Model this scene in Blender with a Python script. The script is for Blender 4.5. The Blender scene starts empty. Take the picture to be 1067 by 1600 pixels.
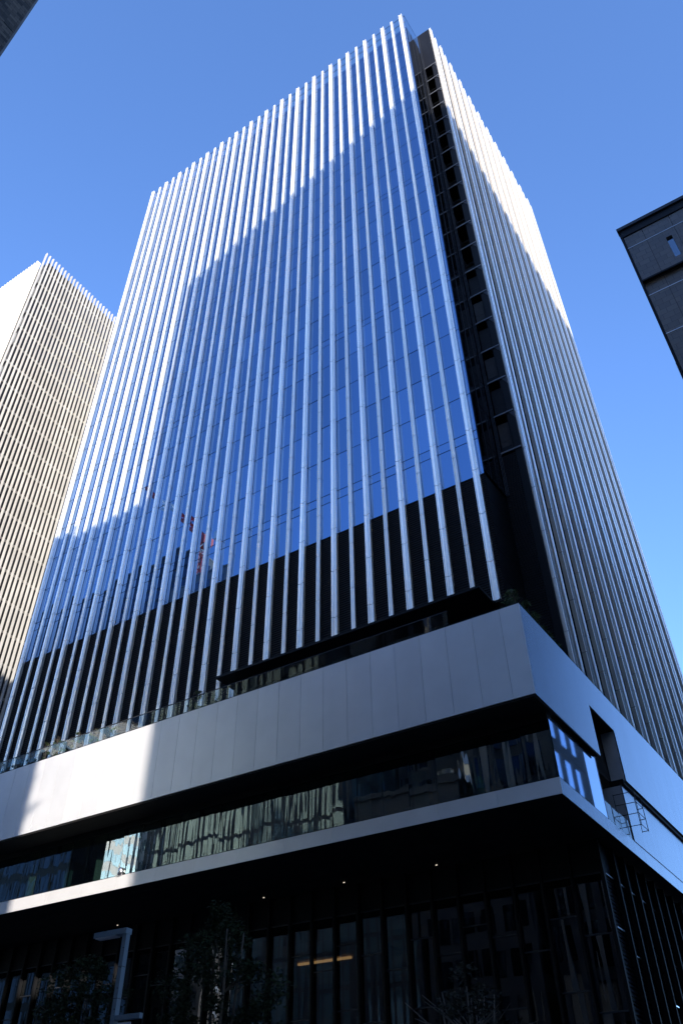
import bpy, math, random
from mathutils import Vector, Matrix
random.seed(7)
R = math.radians
scene = bpy.context.scene
COL = scene.collection

# ---------------------------------------------------------------- camera
cd = bpy.data.cameras.new('camera'); cam = bpy.data.objects.new('camera', cd); COL.objects.link(cam)
CAM = Vector((16.0417, -44.0122, 1.5973))
yaw, pit, rol = 0.6548, 0.7540, 0.0394
fw = Vector((-math.sin(yaw)*math.cos(pit), math.cos(yaw)*math.cos(pit), math.sin(pit)))
r0 = Vector((math.cos(yaw), math.sin(yaw), 0)); u0 = r0.cross(fw)
rt = math.cos(rol)*r0 + math.sin(rol)*u0; up = -math.sin(rol)*r0 + math.cos(rol)*u0
cam.matrix_world = Matrix.Translation(CAM) @ Matrix((rt, up, -fw)).transposed().to_4x4()
cd.sensor_fit = 'VERTICAL'; cd.sensor_height = 24.0; cd.lens = 1298.83*24.0/1600.0
cd.shift_x = (533.5-455.59)/1600.0; cd.shift_y = (714.31-800)/1600.0
cd.clip_start = 0.1; cd.clip_end = 6000
scene.camera = cam

# ---------------------------------------------------------------- sky, sun, exposure
SUN = Vector((0.70, -0.72, 0.25)).normalized()
elev = math.asin(SUN.z); azim = math.atan2(SUN.x, SUN.y)
world = bpy.data.worlds.new('World'); scene.world = world; world.use_nodes = True
wn = world.node_tree.nodes; wl = world.node_tree.links
bg = wn['Background']
sky = wn.new('ShaderNodeTexSky'); sky.sky_type = 'NISHITA'; sky.sun_disc = False
sky.sun_elevation = elev; sky.sun_rotation = azim
sky.altitude = 0; sky.air_density = 1.0; sky.dust_density = 0.8; sky.ozone_density = 3.0
wb = wn.new('ShaderNodeVectorMath'); wb.operation = 'MULTIPLY'; wb.inputs[1].default_value = (0.88, 1.03, 1.36)   # the photograph's cool white balance
wl.new(sky.outputs[0], wb.inputs[0]); wl.new(wb.outputs[0], bg.inputs[0]); bg.inputs[1].default_value = 0.15
sl = bpy.data.lights.new('sun', 'SUN'); sl.energy = 4.4; sl.angle = R(0.5); sl.color = (1.0, 0.93, 0.84)
so = bpy.data.objects.new('sun', sl); COL.objects.link(so)
so.rotation_euler = (-SUN).to_track_quat('-Z', 'Y').to_euler(); so.location = (200, -200, 200)
vs = scene.view_settings; vs.view_transform = 'Standard'; vs.look = 'None'; vs.gamma = 1; vs.exposure = 1.36
vs.use_curve_mapping = False
scene.cycles.use_denoising = True
scene.cycles.max_bounces = 8; scene.cycles.transparent_max_bounces = 12

# ---------------------------------------------------------------- materials
def mat(name, base, rough=0.5, metal=0.0, ior=1.5, noise=None, bump=None, emit=None, vary=0.0, stretch=(1, 1, 1)):
    m = bpy.data.materials.new(name); m.use_nodes = True
    n = m.node_tree.nodes; l = m.node_tree.links; p = n['Principled BSDF']
    p.inputs['Base Color'].default_value = (*base, 1); p.inputs['Roughness'].default_value = rough
    p.inputs['Metallic'].default_value = metal; p.inputs['IOR'].default_value = ior
    if emit: p.inputs['Emission Color'].default_value = (*emit[0], 1); p.inputs['Emission Strength'].default_value = emit[1]
    tc = mp = None
    if noise or bump:
        tc = n.new('ShaderNodeTexCoord'); mp = n.new('ShaderNodeMapping'); mp.inputs['Scale'].default_value = stretch
        l.new(tc.outputs['Object'], mp.inputs[0])
        geo = n.new('ShaderNodeObjectInfo'); vm = n.new('ShaderNodeVectorMath'); vm.operation = 'ADD'
        l.new(tc.outputs['Object'], vm.inputs[0]); l.new(geo.outputs['Location'], vm.inputs[1]); l.new(vm.outputs[0], mp.inputs[0])
    last = None
    if noise:
        nt = n.new('ShaderNodeTexNoise'); nt.inputs['Scale'].default_value = noise[0]; nt.inputs['Detail'].default_value = 5
        l.new(mp.outputs[0], nt.inputs['Vector'])
        rp = n.new('ShaderNodeMapRange'); rp.inputs[1].default_value = 0.3; rp.inputs[2].default_value = 0.7
        rp.inputs[3].default_value = 1-noise[1]; rp.inputs[4].default_value = 1+noise[1]
        l.new(nt.outputs[0], rp.inputs[0]); last = rp.outputs[0]
    if vary:
        oi = n.new('ShaderNodeObjectInfo'); r2 = n.new('ShaderNodeMapRange')
        r2.inputs[3].default_value = 1-vary; r2.inputs[4].default_value = 1+vary; l.new(oi.outputs['Random'], r2.inputs[0])
        if last is None: last = r2.outputs[0]
        else:
            mu = n.new('ShaderNodeMath'); mu.operation = 'MULTIPLY'; l.new(last, mu.inputs[0]); l.new(r2.outputs[0], mu.inputs[1]); last = mu.outputs[0]
    if last is not None:
        mx = n.new('ShaderNodeVectorMath'); mx.operation = 'SCALE'; mx.inputs[0].default_value = base
        l.new(last, mx.inputs['Scale']); l.new(mx.outputs[0], p.inputs['Base Color'])
    if bump:
        nb = n.new('ShaderNodeTexNoise'); nb.inputs['Scale'].default_value = bump[0]; nb.inputs['Detail'].default_value = 2
        l.new(mp.outputs[0], nb.inputs['Vector']); b = n.new('ShaderNodeBump'); b.inputs['Strength'].default_value = bump[1]
        b.inputs['Distance'].default_value = bump[2]; l.new(nb.outputs[0], b.inputs['Height']); l.new(b.outputs[0], p.inputs['Normal'])
    return m

def glassmat(name, tint, gloss, ior, wav=(0.5, 0.004), trans=0.75):
    """see-through glazing: tinted transparency under a Fresnel mirror with slightly wavy panes"""
    m = bpy.data.materials.new(name); m.use_nodes = True
    n = m.node_tree.nodes; l = m.node_tree.links; n.remove(n['Principled BSDF']); out = n['Material Output']
    t = n.new('ShaderNodeBsdfTransparent'); t.inputs[0].default_value = (*[c*trans for c in tint], 1)
    g = n.new('ShaderNodeBsdfGlossy'); g.inputs['Color'].default_value = (*gloss, 1); g.inputs['Roughness'].default_value = 0.0
    f = n.new('ShaderNodeFresnel'); f.inputs[0].default_value = ior; mx = n.new('ShaderNodeMixShader')
    tc = n.new('ShaderNodeTexCoord'); nb = n.new('ShaderNodeTexNoise'); nb.inputs['Scale'].default_value = wav[0]; nb.inputs['Detail'].default_value = 1
    mp = n.new('ShaderNodeMapping'); mp.inputs['Scale'].default_value = (2.2, 2.2, 0.22)
    oi = n.new('ShaderNodeObjectInfo'); vm = n.new('ShaderNodeVectorMath'); vm.operation = 'ADD'
    l.new(tc.outputs['Object'], vm.inputs[0]); l.new(oi.outputs['Location'], vm.inputs[1]); l.new(vm.outputs[0], mp.inputs[0])
    b = n.new('ShaderNodeBump'); b.inputs['Strength'].default_value = 1.0; b.inputs['Distance'].default_value = wav[1]
    l.new(mp.outputs[0], nb.inputs['Vector']); l.new(nb.outputs[0], b.inputs['Height'])
    l.new(b.outputs[0], g.inputs['Normal'])
    ge = n.new('ShaderNodeNewGeometry'); fm = n.new('ShaderNodeMath'); fm.operation = 'SUBTRACT'; fm.use_clamp = True   # only the outer face mirrors
    l.new(f.outputs[0], fm.inputs[0]); l.new(ge.outputs['Backfacing'], fm.inputs[1])
    l.new(fm.outputs[0], mx.inputs[0]); l.new(t.outputs[0], mx.inputs[1]); l.new(g.outputs[0], mx.inputs[2]); l.new(mx.outputs[0], out.inputs[0])
    return m

def brickmat(name, c1, c2, mortar, bw, bh, rough=0.6):
    m = bpy.data.materials.new(name); m.use_nodes = True
    n = m.node_tree.nodes; l = m.node_tree.links; p = n['Principled BSDF']; p.inputs['Roughness'].default_value = rough
    tc = n.new('ShaderNodeTexCoord'); sp = n.new('ShaderNodeSeparateXYZ'); cb = n.new('ShaderNodeCombineXYZ'); ad = n.new('ShaderNodeMath')
    oi = n.new('ShaderNodeObjectInfo'); vm = n.new('ShaderNodeVectorMath'); vm.operation = 'ADD'
    l.new(tc.outputs['Object'], vm.inputs[0]); l.new(oi.outputs['Location'], vm.inputs[1])
    l.new(vm.outputs[0], sp.inputs[0]); l.new(sp.outputs[0], ad.inputs[0]); l.new(sp.outputs[1], ad.inputs[1])
    l.new(ad.outputs[0], cb.inputs[0]); l.new(sp.outputs[2], cb.inputs[1])
    bt = n.new('ShaderNodeTexBrick'); bt.inputs['Scale'].default_value = 1; bt.inputs['Brick Width'].default_value = bw; bt.inputs['Row Height'].default_value = bh
    bt.inputs['Mortar Size'].default_value = 0.012; bt.inputs['Color1'].default_value = (*c1, 1); bt.inputs['Color2'].default_value = (*c2, 1); bt.inputs['Mortar'].default_value = (*mortar, 1)
    l.new(cb.outputs[0], bt.inputs[0]); l.new(bt.outputs[0], p.inputs['Base Color'])
    b = n.new('ShaderNodeBump'); b.inputs['Distance'].default_value = 0.01; b.invert = True; l.new(bt.outputs['Fac'], b.inputs['Height']); l.new(b.outputs[0], p.inputs['Normal'])
    return m

M = {}
M['fin'] = mat('fin_aluminium', (0.99, 0.92, 0.82), 0.24, 0.6, noise=(0.8, 0.05), vary=0.04, stretch=(2, 2, 0.15))
M['fin_narrow'] = mat('fin_white_aluminium', (0.99, 0.94, 0.86), 0.30, 0.6, noise=(0.8, 0.05), vary=0.04, stretch=(2, 2, 0.15))
M['web'] = mat('fin_web_black', (0.006, 0.006, 0.007), 0.6, ior=1.25)
M['pane'] = mat('tower_glass', (0.17, 0.28, 0.45), 0.0, 1.0, bump=(0.35, 0.2, 0.01), vary=0.11)
M['parapet_glass'] = glassmat('parapet_glass', (0.90, 0.95, 0.97), (0.9, 0.95, 1), 1.55, trans=0.95)
M['return_glass'] = mat('return_glass', (0.03, 0.036, 0.048), 0.03, 0.85, vary=0.1)
M['black'] = mat('black_metal', (0.004, 0.004, 0.005), 0.55, ior=1.25, noise=(3, 0.2))
M['darkslab'] = mat('dark_grey_metal', (0.028, 0.030, 0.036), 0.45, 0.2, ior=1.35, noise=(2, 0.15))
M['edge'] = mat('ledge_grey', (0.13, 0.135, 0.15), 0.5, 0.2)
M['soffit'] = mat('dark_soffit', (0.012, 0.011, 0.011), 0.6, ior=1.3, noise=(1.5, 0.25))
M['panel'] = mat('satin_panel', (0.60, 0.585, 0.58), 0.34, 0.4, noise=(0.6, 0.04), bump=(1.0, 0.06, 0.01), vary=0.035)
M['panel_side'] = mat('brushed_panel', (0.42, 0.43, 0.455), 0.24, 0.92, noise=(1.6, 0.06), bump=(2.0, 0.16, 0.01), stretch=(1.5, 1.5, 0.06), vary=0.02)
M['fascia'] = mat('fascia_metal', (0.56, 0.545, 0.54), 0.36, 0.36, noise=(0.8, 0.04), vary=0.02)
M['band_glass'] = glassmat('band_glass', (0.55, 0.7, 0.68), (0.85, 0.97, 0.97), 2.5, (0.8, 0.006), 0.6)
M['lobby_glass'] = glassmat('lobby_glass', (0.4, 0.4, 0.38), (0.85, 0.9, 0.95), 1.85, (0.6, 0.005), 0.45)
M['rail_glass'] = glassmat('rail_glass', (0.88, 0.95, 0.97), (0.9, 0.97, 1), 1.5, (0.6, 0.004), 0.95)
M['interior'] = mat('interior_dark', (0.05, 0.047, 0.043), 0.8, noise=(1, 0.3))
M['wood'] = mat('interior_timber', (0.30, 0.19, 0.09), 0.5, noise=(2, 0.3))
M['lamp_warm'] = mat('lamp_warm', (1, 0.9, 0.75), 0.5, emit=((1.0, 0.86, 0.66), 0.4))
M['lamp_strip'] = mat('lamp_strip', (1, 0.8, 0.6), 0.5, emit=((1.0, 0.62, 0.28), 2.2))
M['fabric'] = mat('black_netting', (0.03, 0.03, 0.032), 0.9, bump=(2, 0.8, 0.1))
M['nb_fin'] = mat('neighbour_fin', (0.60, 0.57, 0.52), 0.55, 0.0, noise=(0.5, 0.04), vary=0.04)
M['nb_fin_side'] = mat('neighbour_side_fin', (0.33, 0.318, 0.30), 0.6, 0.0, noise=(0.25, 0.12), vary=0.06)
M['nb_glass'] = mat('neighbour_glass', (0.10, 0.12, 0.15), 0.08, 0.6, vary=0.25)
M['nb_dark'] = mat('neighbour_dark', (0.012, 0.012, 0.013), 0.5)
M['stone'] = brickmat('charcoal_stone', (0.115, 0.100, 0.088), (0.085, 0.075, 0.067), (0.03, 0.028, 0.026), 0.7, 0.5, 0.5)
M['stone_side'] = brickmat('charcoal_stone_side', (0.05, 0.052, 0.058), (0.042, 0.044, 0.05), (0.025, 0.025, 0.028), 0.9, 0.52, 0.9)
M['tile'] = brickmat('brown_tile', (0.12, 0.095, 0.072), (0.022, 0.019, 0.016), (0.006, 0.006, 0.006), 0.55, 0.30, 0.85)
M['trimlight'] = mat('light_metal_trim', (0.55, 0.55, 0.56), 0.35, 0.6)
M['win'] = mat('window_mirror', (0.42, 0.52, 0.66), 0.03, 0.9)
M['win_teal'] = mat('window_teal', (0.55, 0.72, 0.72), 0.05, 0.7, vary=0.25)
M['conc'] = mat('pale_concrete', (0.48, 0.46, 0.43), 0.8, noise=(0.4, 0.1))
M['concd'] = mat('grey_concrete', (0.16, 0.16, 0.165), 0.8, noise=(0.4, 0.15))
M['dark_glass'] = mat('dark_glass_wall', (0.06, 0.075, 0.10), 0.04, 0.8, vary=0.2)
M['red'] = mat('crane_red', (0.50, 0.045, 0.03), 0.5)
M['white'] = mat('white_paint', (0.78, 0.78, 0.77), 0.5)
M['lamp_paint'] = mat('lamp_blue_grey_paint', (0.15, 0.19, 0.22), 0.45, 0.2, noise=(4, 0.08))
M['bark'] = mat('bark', (0.07, 0.055, 0.04), 0.9, noise=(6, 0.3), bump=(8, 0.5, 0.02))
M['leaf'] = mat('leaf', (0.040, 0.062, 0.022), 0.6, ior=1.3, noise=(1.5, 0.45))
M['leaf_dark'] = mat('leaf_dark', (0.016, 0.024, 0.010), 0.8, ior=1.2, noise=(1.5, 0.45))
M['leaf_dry'] = mat('leaf_grey', (0.026, 0.026, 0.019), 0.8, ior=1.2, noise=(1.5, 0.4))
M['asphalt'] = mat('asphalt', (0.05, 0.05, 0.052), 0.9, noise=(6, 0.2))
M['paving'] = brickmat('paving', (0.22, 0.21, 0.20), (0.18, 0.175, 0.17), (0.10, 0.10, 0.10), 0.6, 0.6, 0.8)
M['kerb'] = mat('kerb_stone', (0.3, 0.3, 0.29), 0.8, noise=(3, 0.15))
M['paint'] = mat('road_paint', (0.75, 0.75, 0.73), 0.7, noise=(5, 0.08))
M['ground'] = mat('ground', (0.10, 0.10, 0.10), 0.95, noise=(0.05, 0.2))
M['slot'] = mat('slot_glass', (0.14, 0.18, 0.22), 0.03, 0.9)
M['chrome'] = mat('polished_steel', (0.9, 0.9, 0.9), 0.25, 1.0)
M['sign'] = mat('sign_face', (0.6, 0.58, 0.6), 0.5)

def louvre():
    m = mat('black_louvre', (0.005, 0.005, 0.006), 0.6, ior=1.22)
    n = m.node_tree.nodes; l = m.node_tree.links
    tc = n.new('ShaderNodeTexCoord'); w = n.new('ShaderNodeTexWave'); w.bands_direction = 'Z'; w.inputs['Scale'].default_value = 1.6
    b = n.new('ShaderNodeBump'); b.inputs['Distance'].default_value = 0.05; l.new(tc.outputs['Object'], w.inputs[0]); l.new(w.outputs[1], b.inputs['Height'])
    l.new(b.outputs[0], n['Principled BSDF'].inputs['Normal']); return m
M['louvre'] = louvre()

# ---------------------------------------------------------------- mesh helpers
class MB:
    def __init__(s): s.v = []; s.f = []; s.sm = []
    def box(s, x0, x1, y0, y1, z0, z1):
        b = len(s.v)
        s.v += [(x0, y0, z0), (x1, y0, z0), (x1, y1, z0), (x0, y1, z0), (x0, y0, z1), (x1, y0, z1), (x1, y1, z1), (x0, y1, z1)]
        s.f += [tuple(b+i for i in q) for q in ((3, 2, 1, 0), (4, 5, 6, 7), (0, 1, 5, 4), (1, 2, 6, 5), (2, 3, 7, 6), (3, 0, 4, 7))]
        return s
    def prism(s, poly, z0, z1):
        """poly counter-clockwise in xy"""
        b = len(s.v); k = len(poly)
        s.v += [(x, y, z0) for x, y in poly] + [(x, y, z1) for x, y in poly]
        s.f += [tuple(b+i for i in reversed(range(k))), tuple(b+k+i for i in range(k))]
        s.f += [(b+i, b+(i+1) % k, b+k+(i+1) % k, b+k+i) for i in range(k)]
        return s
    def tube(s, pts, rad, k=6):
        b0 = len(s.v)
        for i, p in enumerate(pts):
            p = Vector(p); d = (Vector(pts[min(i+1, len(pts)-1)])-Vector(pts[max(i-1, 0)])).normalized()
            a = d.cross(Vector((0.31, 0.17, 0.93)) if abs(d.z) < 0.9 else Vector((1, 0.2, 0))).normalized(); c = d.cross(a)
            rr = rad[i] if isinstance(rad, (list, tuple)) else rad
            for j in range(k):
                t = 2*math.pi*j/k; s.v.append(tuple(p+(a*math.cos(t)+c*math.sin(t))*rr))
        for i in range(len(pts)-1):
            for j in range(k):
                s.f.append((b0+i*k+j, b0+i*k+(j+1) % k, b0+(i+1)*k+(j+1) % k, b0+(i+1)*k+j))
        s.f.append(tuple(b0+j for j in reversed(range(k)))); e = b0+(len(pts)-1)*k; s.f.append(tuple(e+j for j in range(k)))
        return s
    def mesh(s, name, m, smooth=False):
        me = bpy.data.meshes.new(name); me.from_pydata(s.v, [], s.f); me.materials.append(m)
        if smooth: me.polygons.foreach_set('use_smooth', [True]*len(me.polygons))
        me.update(); return me

def link(name, me, parent=None, loc=(0, 0, 0), rot=None):
    o = bpy.data.objects.new(name, me); COL.objects.link(o)
    if parent is not None:
        base = parent; off = Vector((0, 0, 0))
        while base is not None: off += base.location; base = base.parent
        o.parent = parent; o.location = Vector(loc)-off
    else: o.location = loc
    if rot: o.rotation_euler = rot
    return o
def thing(name, label, cat, loc, group=None):
    o = bpy.data.objects.new(name, None); COL.objects.link(o); o.location = loc; o.empty_display_size = 0.2
    o['label'] = label; o['category'] = cat
    if group: o['group'] = group
    return o
def tag(o, label=None, cat=None, group=None, kind=None):
    for k, v in (('label', label), ('category', cat), ('group', group), ('kind', kind)):
        if v: o[k] = v
    return o
_cache = {}
def bx(name, m, parent, x0, x1, y0, y1, z0, z1, rot=None):
    """box piece; alike pieces share their mesh, origin at the piece's centre"""
    key = (m, round(x1-x0, 4), round(y1-y0, 4), round(z1-z0, 4))
    if key not in _cache:
        a, b, c = (x1-x0)/2, (y1-y0)/2, (z1-z0)/2
        _cache[key] = MB().box(-a, a, -b, b, -c, c).mesh(name, M[m])
    return link(name, _cache[key], parent, ((x0+x1)/2, (y0+y1)/2, (z0+z1)/2), rot)

# ---------------------------------------------------------------- ground, streets
tag(link('ground', MB().box(-900, 900, -900, 900, -0.5, -0.02).mesh('ground', M['ground'])), kind='structure')
tag(link('road', MB().box(-300, 300, -27, -13.4, -0.012, 0.0).mesh('road', M['asphalt'])), kind='structure')
tag(link('road', MB().box(5.4, 11.6, -13.4, 300, -0.012, 0.001).mesh('road', M['asphalt'])), kind='structure')
tag(link('pavement', MB().box(-300, 5.2, -13.2, 60, -0.015, 0.13).mesh('pavement', M['paving'])), kind='structure')
tag(link('pavement', MB().box(11.8, 300, -13.2, 60, -0.015, 0.13).mesh('pavement', M['paving'])), kind='structure')
tag(link('pavement', MB().box(-300, 300, -60, -27.2, -0.015, 0.13).mesh('pavement', M['paving'])), kind='structure')
tag(link('kerb', MB().box(-300, 300, -27.2, -27.0, -0.015, 0.14).mesh('kerb', M['kerb'])), kind='structure')
tag(link('kerb', MB().box(-300, 5.2, -13.4, -13.2, -0.015, 0.14).mesh('kerb', M['kerb'])), kind='structure')
mk = MB()
for i in range(60): mk.box(-300+i*10, -295+i*10, -20.3, -20.15, 0.0, 0.005)
tag(link('road_marking', mk.mesh('road_marking', M['paint'])), kind='structure')

# ---------------------------------------------------------------- the main tower
T = thing('office_tower', 'tall glass office tower with white vertical fins above a wide metal-panelled podium', 'building', (-25, 20, 0.13))
FH = 4.13; Z0 = 47.2; TOP = 134.45; HL = 42.7; PITCH = 1.5575; NF = 33
XL = -0.5-PITCH*(NF-1)
finx = [-0.5-PITCH*i for i in range(NF)]
# core of the plan: two boxes that never share a face with the skin
core = MB(); core.box(XL-0.35, -0.16, 0.16, 39.6, 26.9, 129.6).box(-0.16, 1.34, 5.6, 39.6, 26.9, 133.2)
link('core', core.mesh('core', M['black']), T)

def fin_profile(wide):
    """(along the front, outward) outline; the last value tells the lips painted with edge light from the channel"""
    if wide:
        p = [(-0.21, 0.06), (0.21, 0.06), (0.25, 0.34), (0.245, 0.38), (0.19, 0.385)]
        for i in range(1, 8):
            t = i/8.0; p.append((0.19-0.38*t, 0.385-0.075*math.sin(math.pi*t)**0.8))
        p += [(-0.19, 0.385), (-0.245, 0.38), (-0.25, 0.34)]
    else:
        p = [(-0.13, 0.05), (0.13, 0.05), (0.17, 0.23), (0.16, 0.27), (0.10, 0.27), (0.075, 0.21), (0.03, 0.26), (-0.03, 0.26), (-0.075, 0.21), (-0.10, 0.27), (-0.16, 0.27), (-0.17, 0.23)]
    return p
def fin_mesh(wide, z0, z1, side):
    """a stack of aluminium channels with open joints; side 'A' faces -y, 'B' faces +x. local origin at the glass line, z absolute"""
    key = ('fin', wide, z0, z1, side)
    if key in _cache: return _cache[key]
    prof = fin_profile(wide)
    P = [(u, -v) for u, v in reversed(prof)] if side == 'A' else [(v+0.15, u) for u, v in reversed(prof)]
    # orientation: make counter-clockwise
    ar = sum(P[i][0]*P[(i+1) % len(P)][1]-P[(i+1) % len(P)][0]*P[i][1] for i in range(len(P)))
    if ar < 0: P = P[::-1]
    cuts = [z0]; off = 0.0 if wide else FH/2
    z = Z0+off-10*FH
    while z < z1-0.5:
        if z > z0+0.5: cuts.append(z)
        z += FH
    cuts.append(z1); mb = MB()
    for a, b in zip(cuts[:-1], cuts[1:]): mb.prism(P, a+0.022, b-0.022)
    _cache[key] = me = mb.mesh('fin', M['fin'] if wide else M['fin_narrow']); w = MB()
    if wide:   # whiter finish on the lips paints in the light their edges catch
        me.materials.append(M['fin_narrow'])
        for pl in me.polygons:
            c = [me.vertices[v].co for v in pl.vertices]
            if len(c) == 4:
                o = [(-v.y, v.x) if side == 'A' else (v.x-0.15, v.y) for v in c]
                if min(q[0] for q in o) > 0.33 and min(abs(q[1]) for q in o) > 0.18: pl.material_index = 1
    u = 0.08 if wide else 0.06; v1 = 0.24 if wide else 0.16
    if side == 'A': w.box(-u, u, -v1, 0.0, z0+0.03, z1-0.03)
    else: w.box(0.0, v1+0.15, -u, u, z0+0.03, z1-0.03)
    _cache[key+('web',)] = w.mesh('web', M['web'])
    return _cache[key]
def put_fin(wide, z0, z1, side, loc):
    me = fin_mesh(wide, z0, z1, side)
    f = link('fin', me, T, loc); link('web', _cache[('fin', wide, z0, z1, side, 'web')], f, loc)
for i, x in enumerate(finx):
    put_fin(i % 2 == 0, 31.76 if x > -22.3 else 26.95, 134.75, 'A', (x, 0, 0))
NB_ = 24
finy = [4.05+PITCH*j for j in range(NB_)]
for j, y in enumerate(finy): put_fin(j % 2 == 0, 26.95, 134.6, 'B', (1.79, y, 0))

# glazing of the long front: one pane per bay and storey, slim spandrel pane every fifth storey
lv = [HL]
for k in range(0, 21):
    z = Z0+FH*k
    if k % 5 == 0: lv.append(z-0.9)
    lv.append(z)
bays = [(finx[i+1], finx[i]) for i in range(NF-1)] + [(-0.5, 0.0), (XL-0.45, XL)]
cells = []
for a, b in bays:
    for z0, z1 in zip(lv[:-1], lv[1:]):
        c = Vector(((a+b)/2, 0, (z0+z1)/2)); d = c-CAM
        ar = (b-a)*(z1-z0)*abs(d.y)/d.length**3
        cells.append((ar, a, b, z0, z1))
cells.sort(reverse=True)
def tilt(s): return (R(random.gauss(0, s)), 0, R(random.gauss(0, s)))
rest = MB()
for n, (ar, a, b, z0, z1) in enumerate(cells):
    if n < 300: bx('pane', 'pane', T, a+0.012, b-0.012, -0.02, 0.02, z0+0.035, z1-0.035, tilt(0.15))
    else: rest.box(a+0.012, b-0.012, -0.02, 0.02, z0+0.035, z1-0.035)
tag(link('upper_glazing', rest.mesh('upper_glazing', M['pane']), T), kind='stuff')
# see-through glass parapet with its rail, and its return along the corner
for a, b in bays:
    for z0, z1 in ((129.85, 132.1), (132.16, TOP)):
        bx('parapet_pane', 'parapet_glass', T, a+0.012, b-0.012, -0.012, 0.012, z0, z1)
for z in (129.6, 132.1, TOP): bx('parapet_rail', 'darkslab', T, XL-0.4, -0.03, 0.02, 0.09, z, z+0.05)
for k in range(3):
    bx('parapet_pane', 'parapet_glass', T, -0.012, 0.012, 0.05+1.2*k, 1.21+1.2*k, 129.85, TOP)
bx('parapet_rail', 'darkslab', T, -0.09, -0.02, 0.1, 3.65, TOP, TOP+0.05)
bx('roof_deck', 'concd', T, XL-0.3, -0.2, 0.2, 39.5, 129.62, 129.78)
bx('roof_housing', 'darkslab', T, -0.6, 1.4, 21.2, 23.2, 133.3, 136.2)
# corner notch: glass return, dark end wall, balconies
for k in range(-1, 20):
    z0, z1 = Z0+FH*k, Z0+FH*(k+1)
    for j in range(3):
        bx('return_pane', 'return_glass', T, -0.03, 0.03, 0.06+1.21*j, 1.22+1.21*j, z0+0.04, z1-0.04, tilt(0.06))
for j in range(1, 3): bx('return_mullion', 'black', T, -0.02, 0.07, 0.01+1.21*j, 0.065+1.21*j, 43, 129.6)
bx('end_wall', 'black', T, 0.05, 1.45, 3.68, 3.9, 122.0, 134.2)
bx('end_wall_base', 'louvre', T, 0.05, 1.44, 3.68, 3.9, 26.95, 47.0)
bx('opening_shade', 'black', T, 1.46, 2.04, 3.70, 3.78, 26.95, 134.2)  # black sheet standing in for the shade inside the balcony openings
for i in range(19):
    z = 47.3+4.135*i
    s = MB(); s.prism([(0.04, 3.66), (1.2, 3.66), (1.44, 3.95), (1.44, 5.5), (0.04, 5.5)], z-0.06, z+0.08)
    b_ = link('balcony_slab', s.mesh('balcony_slab', M['black']), T)
    link('slab_edge', MB().prism([(0.30, 3.58), (2.02, 3.58), (2.02, 3.645), (0.30, 3.645)], z-0.05, z+0.08).mesh('slab_edge', M['edge']), b_)
    if i < 18:
        bx('balcony_post', 'black', T, 1.36, 1.43, 3.72, 4.0, z+0.13, z+3.96)
        if i % 3 != 1: bx('balcony_upstand', 'black', T, 0.42, 1.28, 3.72, 3.78, z+0.125, z+(0.62 if i < 8 else 0.4))
        if i < 6: bx('net_screen', 'black' if i % 2 else 'fabric', T, 0.3, 1.26, 4.2, 4.26, z+0.2, z+3.6, (R(2), 0, R(4)))
        ch = MB(); ch.v = [(2.03, 3.69, z+3.3), (2.03, 3.69, z+4.05), (1.62, 3.69, z+4.05), (2.03, 3.64, z+3.3), (2.03, 3.64, z+4.05), (1.62, 3.64, z+4.05)]
        ch.f = [(0, 1, 2), (5, 4, 3), (0, 3, 4, 1), (1, 4, 5, 2), (2, 5, 3, 0)]; link('corner_bracket', ch.mesh('corner_bracket', M['darkslab']), T)
        rl = MB(); rl.tube([(0.3, 3.74, z+1.15), (1.3, 3.74, z+1.15)], 0.018, 4)
        link('balcony_rail', rl.mesh('balcony_rail', M['darkslab']), T)
for x in (0.12, 0.22, 0.33):
    p = MB().tube([(x, 3.60, 43.0), (x, 3.60, 133.9)], 0.022, 5); link('service_pipe', p.mesh('service_pipe', M['darkslab']), T)
# black louvres under the glazing
for a, b in bays:
    zb = 31.78 if a > -22.6 else 26.95
    bx('louvre_panel', 'louvre', T, a+0.01, b-0.01, -0.02, 0.03, zb, HL-0.05)
    if a > -22.6: bx('terrace_pane', 'win', T, a+0.02, b-0.02, 0.55, 0.59, 27.0, 31.45, tilt(0.15))
for k in range(7): bx('return_louvre', 'louvre', T, -0.03, 0.03, 0.04, 3.64, 27+2.24*k, 29.2+2.24*k)
bx('canopy', 'black', T, -22.1, -0.7, -2.5, 0.5, 31.57, 31.74)
# glazing of the side front, nearly hidden between its fins
sg = MB()
for j in range(NB_-1):
    for k in range(-5, 20): sg.box(1.73, 1.77, finy[j]+0.02, finy[j+1]-0.02, Z0+FH*k+0.04, Z0+FH*(k+1)-0.04)
tag(link('side_glazing', sg.mesh('side_glazing', M['return_glass']), T), kind='stuff')

# ---- podium
PX, PY, P0, P1 = 2.83, -6.0, 21.9, 27.22
FX, FY, F0, F1 = 2.56, -4.0, 17.6, 18.40
PW = 1.672; XEND = -62
link('podium_body', MB().box(XEND, 1.9, -3.2, 39, 21.95, 26.85).box(XEND, 2.7, -5.9, -3.2, 21.95, 26.85).box(1.9, 2.7, -3.2, 2.8, 21.95, 26.85).box(1.9, 2.7, 7.0, 39, 21.95, 26.85).mesh('podium_body', M['black']), T)
edges = [PX-0.0]; x = 1.66
while x > XEND: edges.append(x); x -= PW
for b, a in zip(edges[:-1], edges[1:]): bx('cladding_panel', 'panel', T, a+0.008, b-(0.008 if b < PX else 0.0), PY, PY+0.07, P0, P1)
ye = [PY+0.075]+[PY+PW*k for k in range(1, 6)]+[2.85]
for a, b in zip(ye[:-1], ye[1:]): bx('cladding_panel', 'panel_side', T, PX-0.07, PX, a+(0.005 if a > PY+0.1 else 0), b-0.005, P0, P1)
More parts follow.
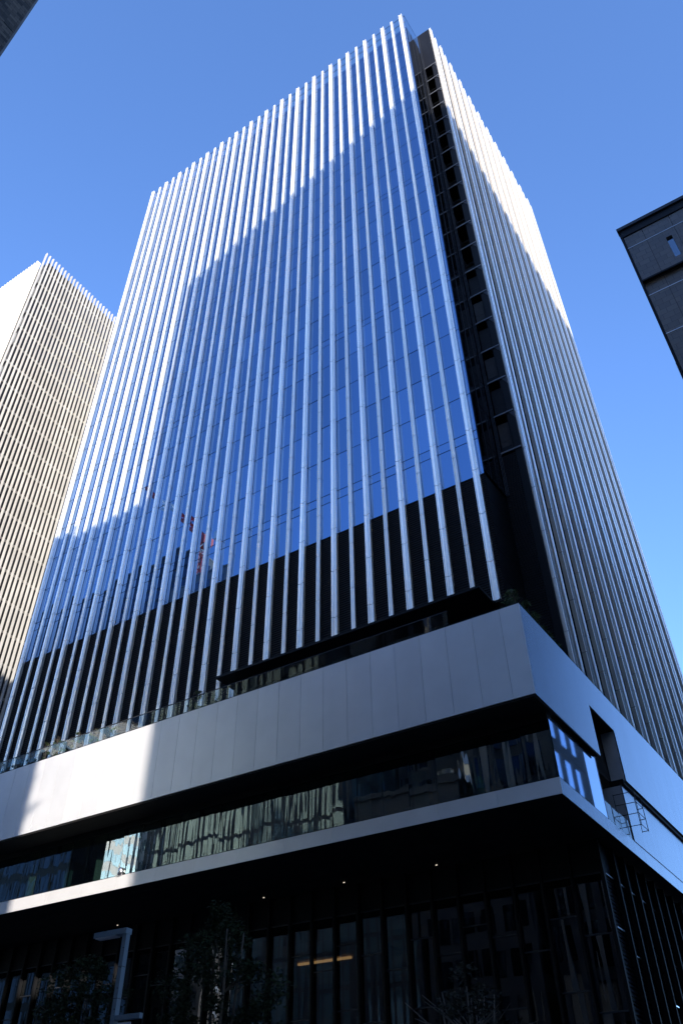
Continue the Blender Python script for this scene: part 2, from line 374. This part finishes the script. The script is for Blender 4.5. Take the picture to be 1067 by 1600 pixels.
bx('cladding_panel', 'panel_side', T, PX-0.07, PX, 2.856, 6.9, 25.0, P1)
y = 6.9
while y < 38:
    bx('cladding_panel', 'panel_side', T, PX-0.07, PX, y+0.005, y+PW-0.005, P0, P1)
    bx('cladding_panel', 'panel_side', T, FX-0.03, FX+0.03, y-0.4+0.005, y-0.4+PW-0.005, F1+0.01, 21.62); y += PW
# recess in the side: cheeks, back and soffit
bx('recess_cheek', 'panel', T, 1.95, PX-0.075, 6.9, 6.96, 21.9, 24.98)
bx('recess_cheek', 'panel', T, 1.3, FX-0.035, 6.5, 6.56, F1+0.05, 21.55)
bx('recess_back', 'black', T, 1.1, 1.16, 2.7, 7.0, F1, 25.0)
bx('recess_head', 'black', T, 1.2, PX-0.08, 2.86, 6.88, 25.0, 25.05)
bx('shadow_joint', 'black', T, 1.9, 2.72, 6.6, 38, 21.64, 21.93)
bx('lower_wall', 'black', T, 1.5, FX-0.05, 6.6, 38, F1, 21.5)
bx('coping', 'black', T, XEND, PX-0.02, PY+0.01, PY+0.30, P1+0.003, P1+0.06)
bx('coping', 'black', T, PX-0.3, PX-0.01, PY+0.31, 38, P1+0.003, P1+0.06)
bx('band_soffit', 'soffit', T, XEND, PX-0.08, PY+0.075, -3.3, 21.80, 21.93)
bx('terrace_deck', 'concd', T, XEND, 2.5, PY+0.4, 0.0, 26.86, 26.93)
# window band
bx('band_header', 'black', T, XEND, FX-0.05, FY+0.02, FY+0.2, 21.42, 21.79)
x = FX; k = 0
while x > XEND:
    x2 = x-PW
    bx('band_pane', 'band_glass', T, x2+0.012, x-0.012, FY+0.05, FY+0.07, F1+0.06, 21.41, tilt(0.25))
    bx('band_mullion', 'black', T, x2-0.02, x2+0.02, FY+0.075, FY+0.16, F1+0.05, 21.41)
    if k % 2: bx('band_column', 'black', T, x2-0.4, x2-0.2, FY+0.35, FY+0.6, F1, 21.9)
    x = x2; k += 1
bx('band_sill', 'black', T, XEND, FX-0.04, FY+0.02, FY+0.2, F1+0.002, F1+0.055)
yy = [FY+0.08, -1.55, 0.75, 2.6]
for a, b in zip(yy[:-1], yy[1:]): bx('band_pane', 'win', T, FX-0.07, FX-0.03, a+0.01, b-0.01, F1+0.06, 21.75, tilt(0.1))
bx('band_jamb', 'trimlight', T, FX-0.1, FX-0.02, 2.605, 2.66, F1+0.02, 21.85)
bx('band_room', 'interior', T, XEND, 1.5, 3.0, 3.2, F1, 21.8)
bx('band_floor', 'interior', T, XEND, FX-0.1, FY+0.3, 2.98, F1-0.1, F1+0.0)
bx('band_ceiling', 'wood', T, XEND, FX-0.1, FY+0.62, 2.95, 21.55, 21.79)
for i in range(12): bx('curtain', 'conc' if i % 3 else 'win_teal', T, -3.0-i*3.6, -2.2-i*3.6, -2.2+0.3*(i % 2), -2.1+0.3*(i % 2), F1+0.02, 21.3, (0, 0, R(10*(i % 3))))
# fascia
x = FX
while x > XEND:
    bx('fascia_panel', 'fascia', T, x-3.34+0.006, x-(0.006 if x < FX else 0), FY-0.03, FY+0.015, F0, F1); x -= 3.34
yf = [FY+0.018, -0.97, 2.1, 5.1]
while yf[-1] < 38: yf.append(yf[-1]+2.85)
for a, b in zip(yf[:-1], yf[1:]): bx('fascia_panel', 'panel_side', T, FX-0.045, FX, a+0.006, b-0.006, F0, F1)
link('glint_post', MB().tube([(-27.3, FY-0.0, F1+0.0), (-27.3, FY-0.0, F1+0.4), (-27.3, FY-0.0, F1+0.46), (-27.3, FY-0.0, F1+0.49)], [0.2, 0.2, 0.15, 0.03], 20).mesh('glint_post', M['chrome'], True), T)  # added post, there only to catch the sun as a bright glint
# soffit boards
n = 0
y = FY+0.02
while y < 2.7:
    bx('soffit_board', 'soffit', T, XEND, FX-0.05, y+0.006, y+0.554, F0+0.04+0.006*(n % 2), F0+0.09); y += 0.56; n += 1
sx = MB().box(1.8, FX-0.06, 2.85, 38, F0+0.04, F0+0.09)
link('side_soffit', sx.mesh('side_soffit', M['soffit']), T)
bx('podium_floor', 'black', T, XEND, FX-0.12, FY+0.3, 38, F0+0.12, F1-0.12)
# balcony in the recess: glass rail, caged ladder
for a, b in ((2.72, 4.45), (4.49, 6.3)): bx('balcony_pane', 'rail_glass', T, FX-0.06, FX-0.03, a, b, F1+0.02, F1+1.05)
lad = MB()
for z in (19.1, 19.75, 20.35, 20.95):
    lad.tube([(2.05, 6.2, z), (3.25, 6.2, z), (3.25, 7.35, z), (2.9, 7.35, z)], 0.022, 5)
for (x, y) in ((2.05, 6.2), (3.25, 6.2), (3.25, 7.35), (2.9, 7.35), (2.65, 6.2)): lad.tube([(x, y, 19.05), (x, y, 21.0)], 0.02, 5)
link('safety_cage', lad.mesh('safety_cage', M['darkslab']), T)
# terrace railing
x = -1.5
while x > XEND:
    bx('railing_pane', 'rail_glass', T, x-PW+0.012, x-0.012, PY+0.12, PY+0.14, P1+0.062, P1+1.05, tilt(0.3)); x -= PW
bx('handrail', 'darkslab', T, XEND, -1.5, PY+0.10, PY+0.16, P1+1.055, P1+1.10)
# entrance hall
LY, LX = 2.9, 1.56
tr = [0.15, 3.4, 6.6, 9.9, 13.2, 16.0]
x = LX; k = 0
while x > -58:
    x2 = x-PW; of = (0.0, 0.95, -0.4, 0.5, 1.2)[k % 5]
    zs = [0.15]+[t+of for t in tr[1:-1]]+[16.0]
    for z0, z1 in zip(zs[:-1], zs[1:]):
        bx('hall_pane', 'lobby_glass', T, x2+0.02, x-0.02, LY, LY+0.025, z0+0.03, z1-0.03, tilt(0.2))
        bx('hall_transom', 'darkslab', T, x2+0.08, x-0.08, LY-0.06, LY-0.005, z1-0.03, z1+0.03)
    bx('hall_mullion', 'black', T, x2-0.07, x2+0.07, LY-0.28, LY-0.02, 0.14, F0+0.03)
    x = x2; k += 1
bx('hall_header', 'black', T, -58, LX-0.02, LY-0.01, LY+0.15, 16.05, F0+0.03)
y = LY; k = 0
while y < 36:
    y2 = y+PW; of = (0.3, -0.6, 0.9, 0.0, 1.4)[k % 5]
    zs = [0.15]+[t+of for t in tr[1:-1]]+[16.0]
    for z0, z1 in zip(zs[:-1], zs[1:]):
        bx('side_panel', 'louvre', T, LX-0.03, LX-0.005, y+0.02, y2-0.02, z0+0.03, z1-0.03)
        if (k*7+int(z0)) % 3 == 1: bx('reflected_slash', 'trimlight', T, LX+0.005, LX+0.06, y+0.3, y2-0.3, z1-0.03, z1+0.03)  # pale bars stand in for slashes of reflected light
    bx('hall_mullion', 'black', T, LX-0.02, LX+0.26, y2-0.07, y2+0.07, 0.14, F0+0.03); y = y2; k += 1
bx('hall_header', 'black', T, LX-0.15, LX+0.0, LY+0.16, 36, 16.05, F0+0.03)
bx('corner_mullion', 'black', T, LX-0.1, LX+0.1, LY-0.2, LY+0.0, 0.14, F0+0.03)
link('hall_inside', MB().box(-58, LX-0.3, 11, 11.3, 0.14, 17.4).box(-58, LX-0.3, 3.2, 10.9, 17.1, 17.4).mesh('hall_inside', M['interior']), T)
bx('mezzanine', 'wood', T, -22, -12.5, 4.4, 10.8, 14.35, 14.55)
bx('mezzanine_lamp', 'lamp_strip', T, -19.5, -15.5, 5.0, 5.15, 14.22, 14.34)
bx('mezzanine', 'interior', T, -50, LX-0.5, 5.4, 10.8, 8.2, 8.5)
for k, x in enumerate((-33.5, -20.3, -14.1, -7.7)):
    bx('ceiling_lamp', 'lamp_warm', T, x-0.055, x+0.055, 2.2, 2.23, F0-0.0, F0+0.035)

# ---------------------------------------------------------------- trees and shrubs
def leaves(mb, c, rad, n, size, squash=0.8, top=1.0):
    for _ in range(n):
        while True:
            q = Vector((random.uniform(-1, 1), random.uniform(-1, 1), random.uniform(-1, 1)))
            if q.length < 1: break
        q = q*(0.45+0.55*random.random()**0.5)
        p = Vector(c)+Vector((q.x*rad, q.y*rad, q.z*rad*squash))
        a = Vector((random.gauss(0, 1), random.gauss(0, 1), random.gauss(0, 0.6))).normalized(); b = a.cross(Vector((random.gauss(0, 1), random.gauss(0, 1), random.gauss(0, 1)))).normalized()
        s = size*random.uniform(0.6, 1.3); i = len(mb.v)
        mb.v += [tuple(p-a*s), tuple(p+b*s*0.42), tuple(p+a*s), tuple(p-b*s*0.42)]; mb.f.append((i, i+1, i+2, i+3))
def tree(name, label, base, h, rad, stems, nclump, nleaf, size, m='leaf', clear=0.35, cat='tree', group=None):
    t = thing(name, label, cat, base, group); tk = MB(); cr = MB(); bp = Vector(base)
    tips = []
    for s in range(stems):
        a = random.uniform(0, 6.28); r = rad*random.uniform(0.15, 0.55)
        pts = [(bp.x+0.12*stems*0.3*math.cos(a), bp.y+0.12*stems*0.3*math.sin(a), bp.z-0.02)]
        for k in range(1, 6):
            f = k/5.0
            pts.append((bp.x+r*f**1.4*math.cos(a)+random.gauss(0, 0.05), bp.y+r*f**1.4*math.sin(a)+random.gauss(0, 0.05), bp.z+h*0.86*f))
        w = h*(0.012 if stems > 2 else 0.02)
        tk.tube(pts, [w*(1-0.8*k/5.0) for k in range(6)], 6)
        for q in range(5):
            p0 = Vector(pts[random.choice((2, 3, 4))]); a2 = random.uniform(0, 6.28); ln = rad*random.uniform(0.4, 0.8)
            p1 = p0+Vector((math.cos(a2)*ln, math.sin(a2)*ln, ln*random.uniform(0.3, 0.9)))
            tk.tube([tuple(p0), tuple((p0+p1)/2+Vector((0, 0, 0.1))), tuple(p1)], [w*0.4, w*0.25, w*0.1], 4)
    link('trunk', tk.mesh('trunk', M['bark'], True), t)
    for c in range(nclump):
        f = random.uniform(clear, 0.97); prof = math.sin(math.pi*min(1, (f-clear)/(1-clear)*0.8+0.18))
        a = random.uniform(0, 6.28); r = rad*prof*random.uniform(0.3, 0.95)
        leaves(cr, (bp.x+r*math.cos(a), bp.y+r*math.sin(a), bp.z+h*f-0.3), rad*random.uniform(0.16, 0.32), nleaf, size)
    link('crown', cr.mesh('crown', M[m]), t); return t
tree('street_tree', 'tall dense dark evergreen street tree beside the tower entrance hall', (-11.3, -12.0, 0.13), 13.0, 3.2, 4, 95, 150, 0.10, 'leaf_dark')
tree('street_tree', 'rounder dark street tree behind the square-armed street lamp', (-19.8, -12.0, 0.13), 11.9, 3.0, 4, 85, 150, 0.10, 'leaf_dark')
tree('street_tree', 'low thin greyish multi-stemmed tree before the hall glazing below the podium corner', (0.3, -12.0, 0.13), 9.4, 2.2, 9, 45, 45, 0.10, 'leaf_dry', 0.45)
tg = 'shrubs on the podium terrace'
tree('terrace_shrub', 'big bushy shrub at the podium corner below the black notch', (1.7, -3.6, 26.93), 3.1, 1.1, 5, 26, 60, 0.10, 'leaf', 0.15, 'shrub', tg)
tree('terrace_shrub', 'shrub trailing along the podium side under the black notch', (1.75, -1.4, 26.93), 2.9, 1.0, 5, 22, 55, 0.10, 'leaf', 0.15, 'shrub', tg)
tree('terrace_shrub', 'lower shrub at the foot of the first side fins', (1.75, 0.9, 26.93), 2.4, 0.9, 5, 20, 50, 0.10, 'leaf', 0.15, 'shrub', tg)
tree('terrace_shrub', 'leafy shrub behind the glass rail at the end of the black canopy', (-21.6, -4.6, 26.93), 3.0, 0.75, 5, 18, 34, 0.09, 'leaf', 0.15, 'shrub', tg)
tree('terrace_shrub', 'small shrub in front of a fin beside the end of the canopy', (-20.2, -4.4, 26.93), 2.6, 0.6, 5, 14, 30, 0.09, 'leaf', 0.15, 'shrub', tg)
for x, h in ((-29.6, 2.2), (-31.6, 2.6), (-34.0, 3.0), (-35.6, 3.1), (-37.0, 2.9), (-38.6, 2.7), (-40.4, 2.5), (-42.4, 2.6)):
    tree('terrace_shrub', 'slender shrub in the row behind the glass rail, before the fins', (x+random.uniform(-.2, .2), -4.7, 26.93), h, 0.7, 5, 13, 26, 0.085, 'leaf', 0.12, 'shrub', tg)
for x, h in ((-16.5, 1.6), (-13.2, 1.5), (-9.3, 1.7), (-5.6, 1.6), (-3.2, 1.9)):
    tree('terrace_shrub', 'low shrub in the shade under the black canopy', (x, -4.6, 26.93), h, 0.6, 5, 10, 24, 0.08, 'leaf', 0.1, 'shrub', tg)

# ---------------------------------------------------------------- street lamp
SL = thing('street_lamp', 'square-section blue-grey steel street lamp with a flat angular arm', 'street lamp', (-0.75, -28.0, 0.13))
pm = MB().prism([(-0.815, -28.065), (-0.685, -28.065), (-0.685, -27.935), (-0.815, -27.935)], 0.13, 6.9); link('pole', pm.mesh('pole', M['lamp_paint']), SL)
link('arm', MB().box(-1.80, -0.68, -28.10, -27.90, 6.905, 7.03).mesh('arm', M['lamp_paint']), SL)
link('light_panel', MB().box(-1.74, -1.05, -28.09, -27.91, 6.885, 6.903).mesh('light_panel', M['trimlight']), SL)
link('lower_arm', MB().box(-0.68, 0.10, -28.05, -27.95, 5.12, 5.22).mesh('lower_arm', M['lamp_paint']), SL)
link('sign_plate', MB().box(-0.60, -0.2, -28.02, -27.99, 4.55, 5.07).mesh('sign_plate', M['sign']), SL)
for k in range(9): link('rivet', MB().tube([(-0.72, -28.06, 6.6-0.42*k), (-0.72, -28.08, 6.6-0.42*k)], 0.014, 6).mesh('rivet', M['darkslab']), SL)
for z in (6.2, 5.55): link('pole_joint', MB().box(-0.82, -0.68, -28.07, -27.93, z, z+0.012).mesh('pole_joint', M['darkslab']), SL)
link('base_plate', MB().box(-0.98, -0.52, -28.23, -27.77, 0.132, 0.16).mesh('base_plate', M['lamp_paint']), SL)

# ---------------------------------------------------------------- neighbouring tower with close-set pale fins
N = thing('neighbour_tower', 'sunlit office tower clad in close-set cream vertical fins, open dark corner', 'building', (-90, 15, 0.13))
NX, NY, NH = -71.6, -4.1, 129.4
link('core', MB().box(-110, NX-0.75, NY+1.1, 45, 0.13, NH-0.9).mesh('core', M['nb_dark']), N)
q = MB()
fl = 4.2
for k in range(1, 30):
    for j in range(54):
        y0 = NY+1.3+j*0.747
        q.box(NX-0.74, NX-0.70, y0+0.03, y0+0.717, k*fl+0.9, k*fl+fl-0.05)
tag(link('glazing', q.mesh('glazing', M['nb_glass']), N), kind='stuff')
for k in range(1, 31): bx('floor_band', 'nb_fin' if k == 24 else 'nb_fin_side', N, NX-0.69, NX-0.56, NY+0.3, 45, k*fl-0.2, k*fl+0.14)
j = 0
for j in range(52):
    y = NY+0.05+0.747*j
    h = NH+random.uniform(-0.1, 0.1)
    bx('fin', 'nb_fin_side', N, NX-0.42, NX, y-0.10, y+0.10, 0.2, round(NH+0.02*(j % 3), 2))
for j in range(46):
    x = NX-2.7-0.747*j
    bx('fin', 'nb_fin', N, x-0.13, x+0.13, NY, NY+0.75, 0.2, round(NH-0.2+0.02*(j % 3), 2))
for k in range(1, 30):
    bx('corner_slab', 'nb_dark', N, NX-2.5, NX-0.8, NY+0.7, NY+0.92, k*fl-0.2, k*fl+0.1)
    if k % 3: bx('corner_window', 'nb_glass', N, NX-2.4, NX-1.0, NY+0.85, NY+0.9, k*fl+0.4, k*fl+3.2)
bx('corner_wall', 'nb_dark', N, -108, NX-0.76, NY+0.93, NY+1.08, 0.2, NH-1.5)

# ---------------------------------------------------------------- dark stone building on the other side of the side street
B = thing('stone_building', 'charcoal stone office block with thin light joints and one slot window', 'building', (28, 18, 0.13))
BX, BY, BH = 14.67, -3.9, 56.5
link('core', MB().box(BX+0.3, 45, BY+0.3, 41, 0.13, BH-0.3).mesh('core', M['nb_dark']), B)
zl = [0.2, 8, 16.2, 20.3, 24.4, 28.5, 32.6, 36.6, 40.6, 44.22, 48.3, 49.85, 53.93, 55.3]
xl = [BX+0.16, 16.15]+[16.15+1.9*k for k in range(1, 15)]
for i, (z0, z1) in enumerate(zip(zl[:-1], zl[1:])):
    for a, b in zip(xl[:-1], xl[1:]):
        if i == 11 and a == 16.15:
            bx('stone_panel', 'stone', B, a+0.015, 17.28, BY, BY+0.2, z0+0.02, z1-0.02); bx('stone_panel', 'stone', B, 17.68, b-0.015, BY, BY+0.2, z0+0.02, z1-0.02)
            bx('stone_panel', 'stone', B, 17.281, 17.679, BY+0.002, BY+0.2, z0+0.02, 50.8); bx('stone_panel', 'stone', B, 17.281, 17.679, BY+0.002, BY+0.2, 53.15, z1-0.02)
            bx('slot_window', 'slot', B, 17.29, 17.67, BY+0.18, BY+0.21, 50.81, 53.14)
        else: bx('stone_panel', 'stone', B, a+0.015, b-0.015, BY+(0.22 if i == 10 else 0), BY+(0.28 if i == 10 else 0.2), z0+0.02, z1-0.02)
for z in (44.22, 48.3, 53.93): bx('joint_trim', 'trimlight', B, BX+0.16, 44, BY-0.02, BY+0.01, z-0.02, z+0.02)
bx('ledge', 'black', B, BX+0.14, 44, BY-0.12, BY+0.1, 49.80, 49.95)
bx('coping', 'black', B, BX-0.02, 44.5, BY-0.08, BY+0.4, 55.32, 55.7); bx('coping', 'darkslab', B, BX-0.06, 44.5, BY-0.14, BY+0.4, 56.2, BH)
bx('coping', 'black', B, BX+0.1, 44.5, BY, BY+0.4, 55.72, 56.19)
bx('corner_trim', 'black', B, BX, BX+0.14, BY-0.06, BY+0.2, 0.2, 55.3); bx('corner_trim', 'trimlight', B, BX-0.03, BX-0.005, BY+0.0, BY+0.12, 0.2, 41.5)
wy = [BY+0.25+2.4*k for k in range(19)]
for i, (z0, z1) in enumerate(zip(zl[:-1], zl[1:])):
    bx('side_wall_band', 'stone_side', B, BX+0.02, BX+0.22, BY+0.25, 40.9, z0+0.02, z1-0.02)
    if z1-z0 > 3:
        for k in range(1, 17):
            if z0 > 14: bx('side_window', 'win', B, BX-0.03, BX+0.015, BY+2.55*k, BY+2.55*k+(1.3 if k % 2 else 1.0), z0+0.9, z1-0.6, tilt(0.3))
            if z0 > 14: bx('window_surround', 'black', B, BX-0.005, BX+0.018, BY+2.55*k-0.1, BY+2.55*k+1.45, z0+0.75, z1-0.45)

# ---------------------------------------------------------------- buildings across the main street: they shade the tower and stand in its glass
def block(name, label, x0, x1, y0, y1, h, wall, win, fh=4.0, bay=3.0, wf=0.6, faces='NE', zmin=0.13, group=None, ww=0.68):
    t = thing(name, label, 'building', ((x0+x1)/2, (y0+y1)/2, zmin), group)
    link('wall', MB().box(x0, x1, y0, y1, zmin, h).mesh('wall', M[wall]), t)
    q = MB(); nf = int((h-max(zmin, 4)-1)/fh)
    for k in range(nf):
        z = max(zmin, 4)+k*fh+fh*(1-wf)*0.6
        for fc in faces:
            if fc in 'NS':
                yy = (y1, y1+0.05) if fc == 'N' else (y0-0.05, y0)
                for j in range(int((x1-x0)/bay)):
                    xx = x0+0.4+j*(x1-x0-0.8)/int((x1-x0)/bay); q.box(xx+bay*(1-ww)/2, xx+bay*(1+ww)/2, yy[0], yy[1], z, z+fh*wf)
            else:
                xx = (x1, x1+0.05) if fc == 'E' else (x0-0.05, x0)
                for j in range(int((y1-y0)/bay)):
                    yy = y0+0.4+j*(y1-y0-0.8)/int((y1-y0)/bay); q.box(xx[0], xx[1], yy+bay*(1-ww)/2, yy+bay*(1+ww)/2, z, z+fh*wf)
    tag(link('window_grid', q.mesh('window_grid', M[win]), t), kind='stuff')
    link('parapet', MB().box(x0-0.15, x1+0.15, y0-0.15, y1+0.15, h+0.003, h+0.5).mesh('parapet', M['concd']), t)
    return t
# tall tiled building whose edge is seen overhead
L1 = thing('tiled_building', 'tall brown tile-clad building whose sheer edge rises overhead', 'building', (-14, -49, 0.13))
link('wall', MB().box(-18, -9.1, -58, -39.6, 0.13, 72).mesh('wall', M['concd']), L1)
for k in range(18):
    for j in range(6): bx('tile_panel', 'tile', L1, -9.1, -9.0, -57.95+3.08*j, -57.95+3.08*j+3.04, 0.3+4*k, 4.26+4*k)
for j in range(7):
    bx('pilaster', 'conc' if j % 2 else 'concd', L1, -17.9+1.3*j, -17.3+1.3*j, -39.6, -39.3, 0.3, 71.5)
    if j < 6:
        for k in range(17): bx('street_window', 'dark_glass', L1, -17.25+1.3*j, -16.65+1.3*j, -39.6, -39.5, 1+4.1*k, 4+4.1*k)
block('low_dark_building', 'low dark block standing in the podium glass beside the brown tiled building', -32, -19.6, -49, -39.5, 35.2, 'concd', 'dark_glass')
bx('roof_plant_box', 'concd', tag(thing('roof_plant', 'grey plant boxes on the roof of the low dark block', 'roof plant', (-24, -45, 35.7))), -27, -21, -47, -42, 35.72, 37.2)
block('striped_building', 'pale street block with tall teal windows reflected in the podium glass', -60, -33, -60, -39.5, 54, 'concd', 'win_teal', 4.4, 1.35, 0.9, ww=0.55)
block('plain_office_block', 'dark glazed street block reflected at the far end of the podium', -118, -76, -46, -39.5, 50, 'nb_dark', 'dark_glass', 4.0, 1.6, 0.75)
block('grey_high_rise', 'grey slab high-rise behind the low dark block', -64, -37, -96, -76, 86, 'concd', 'dark_glass', 3.8, 3.2, 0.55)
block('pale_glass_tower', 'sunlit pale glass tower with white bands, mirrored in the podium glass', -160, -118, -112, -66, 84, 'white', 'win_teal', 3.9, 2.2, 0.55, ww=0.9)
block('slim_grey_block', 'slim grey block rising close behind the low dark block', -32.5, -24.5, -62, -50, 62, 'concd', 'dark_glass', 3.8, 2.4, 0.6)
# dark tower with the crane
block('dark_high_rise', 'dark glass high-rise standing beside the tower crane', -215, -134, -140, -104, 157, 'nb_dark', 'dark_glass', 4.2, 3.2, 0.7)
block('unfinished_building', 'grey concrete building carrying the red tower crane', -132, -112, -124, -96, 136, 'concd', 'nb_glass', 4.2, 3.6, 0.6)
# unseen building shading the tower; opening added to let sun reach the podium
G = thing('sun_gap_building', 'broad unseen building with an added opening that lets sun onto the podium', 'building', (30, -65, 0.13))
link('wall', MB().box(37.9, 66, -70, -60, 0.13, 52.3).box(-5, 16.5, -70, -60, 0.13, 52.3).box(16.5, 37.9, -70, -60, 0.13, 36.0).box(-5, 66, -70, -60, 52.3, 78).mesh('wall', M['concd']), G)
q = MB()
for k in range(18):
    for j in range(22):
        x0 = -4+j*3.15
        if k > 11 or k < 7 or x0 < 13.5 or x0 > 38.2: q.box(x0, x0+2.3, -60, -59.94, 5+4*k, 7.4+4*k)
tag(link('window_grid', q.mesh('window_grid', M['dark_glass']), G), kind='stuff')
# the tall tower whose roofline draws the slanting shadow edge on both fronts
H1 = thing('shading_tower', 'high plain tower at the diagonal corner of the crossing', 'building', (95, -85, 0.13))
link('wall', MB().prism([(69, -101.8), (140, -101.8), (140, -48.7), (69, -70)], 0.13, 133.3).box(69, 100, -109, -101.8, 88, 133.3).mesh('wall', M['concd']), H1)  # slanted front and raised rear wing shaped to fit shadow edge and sunlit patch
q = MB()
for k in range(30):
    for j in range(9): q.box(68.95, 69.0, -101+j*3.4, -98.6+j*3.4, 6+4.2*k, 8.8+4.2*k)
tag(link('window_grid', q.mesh('window_grid', M['dark_glass']), H1), kind='stuff')
# tower crane, red and white
K = thing('tower_crane', 'red and white lattice tower crane above the unfinished building', 'crane', (-126, -100, 136.5))
def lattice(name, p0, p1, w, n, m):
    p0, p1 = Vector(p0), Vector(p1); d = (p1-p0); a = d.normalized().cross(Vector((0.3, 0.9, 0.2))).normalized()*w; c = d.normalized().cross(a).normalized()*w
    mb = MB(); cs = [a+c, a-c, -a-c, -a+c]
    for s in cs: mb.tube([tuple(p0+s), tuple(p1+s)], 0.28, 4)
    for i in range(n):
        q0 = p0+d*(i/n); q1 = p0+d*((i+1)/n)
        for e in range(4): mb.tube([tuple(q0+cs[e]), tuple(q1+cs[(e+1) % 4])], 0.17, 4)
    return link(name, mb.mesh(name, M[m]), K)
lattice('mast', (-126, -100, 136.5), (-126, -100, 150), 1.1, 6, 'red')
lattice('mast', (-126, -100, 150.1), (-126, -100, 156), 1.1, 3, 'white')
lattice('jib', (-126, -100, 155), (-141, -100, 172), 0.7, 9, 'red')
lattice('jib', (-141, -100, 172.1), (-149, -100, 181), 0.6, 5, 'white'); lattice('jib', (-149, -100, 181.1), (-156, -100, 189), 0.5, 5, 'red')
link('cab', MB().box(-127.5, -124.5, -101.5, -98.5, 152, 155).mesh('cab', M['red']), K)
link('counterweight', MB().box(-122, -118.5, -101.2, -98.8, 152.5, 155.5).mesh('counterweight', M['white']), K)

tree('mottling_tree', 'unseen slim tree added in the building opening to mottle the sunlit patch', (19.0, -64.0, 36.02), 11.5, 3.0, 3, 26, 26, 0.2, 'leaf', 0.3)  # added out of view to break up the sun patch on the podium
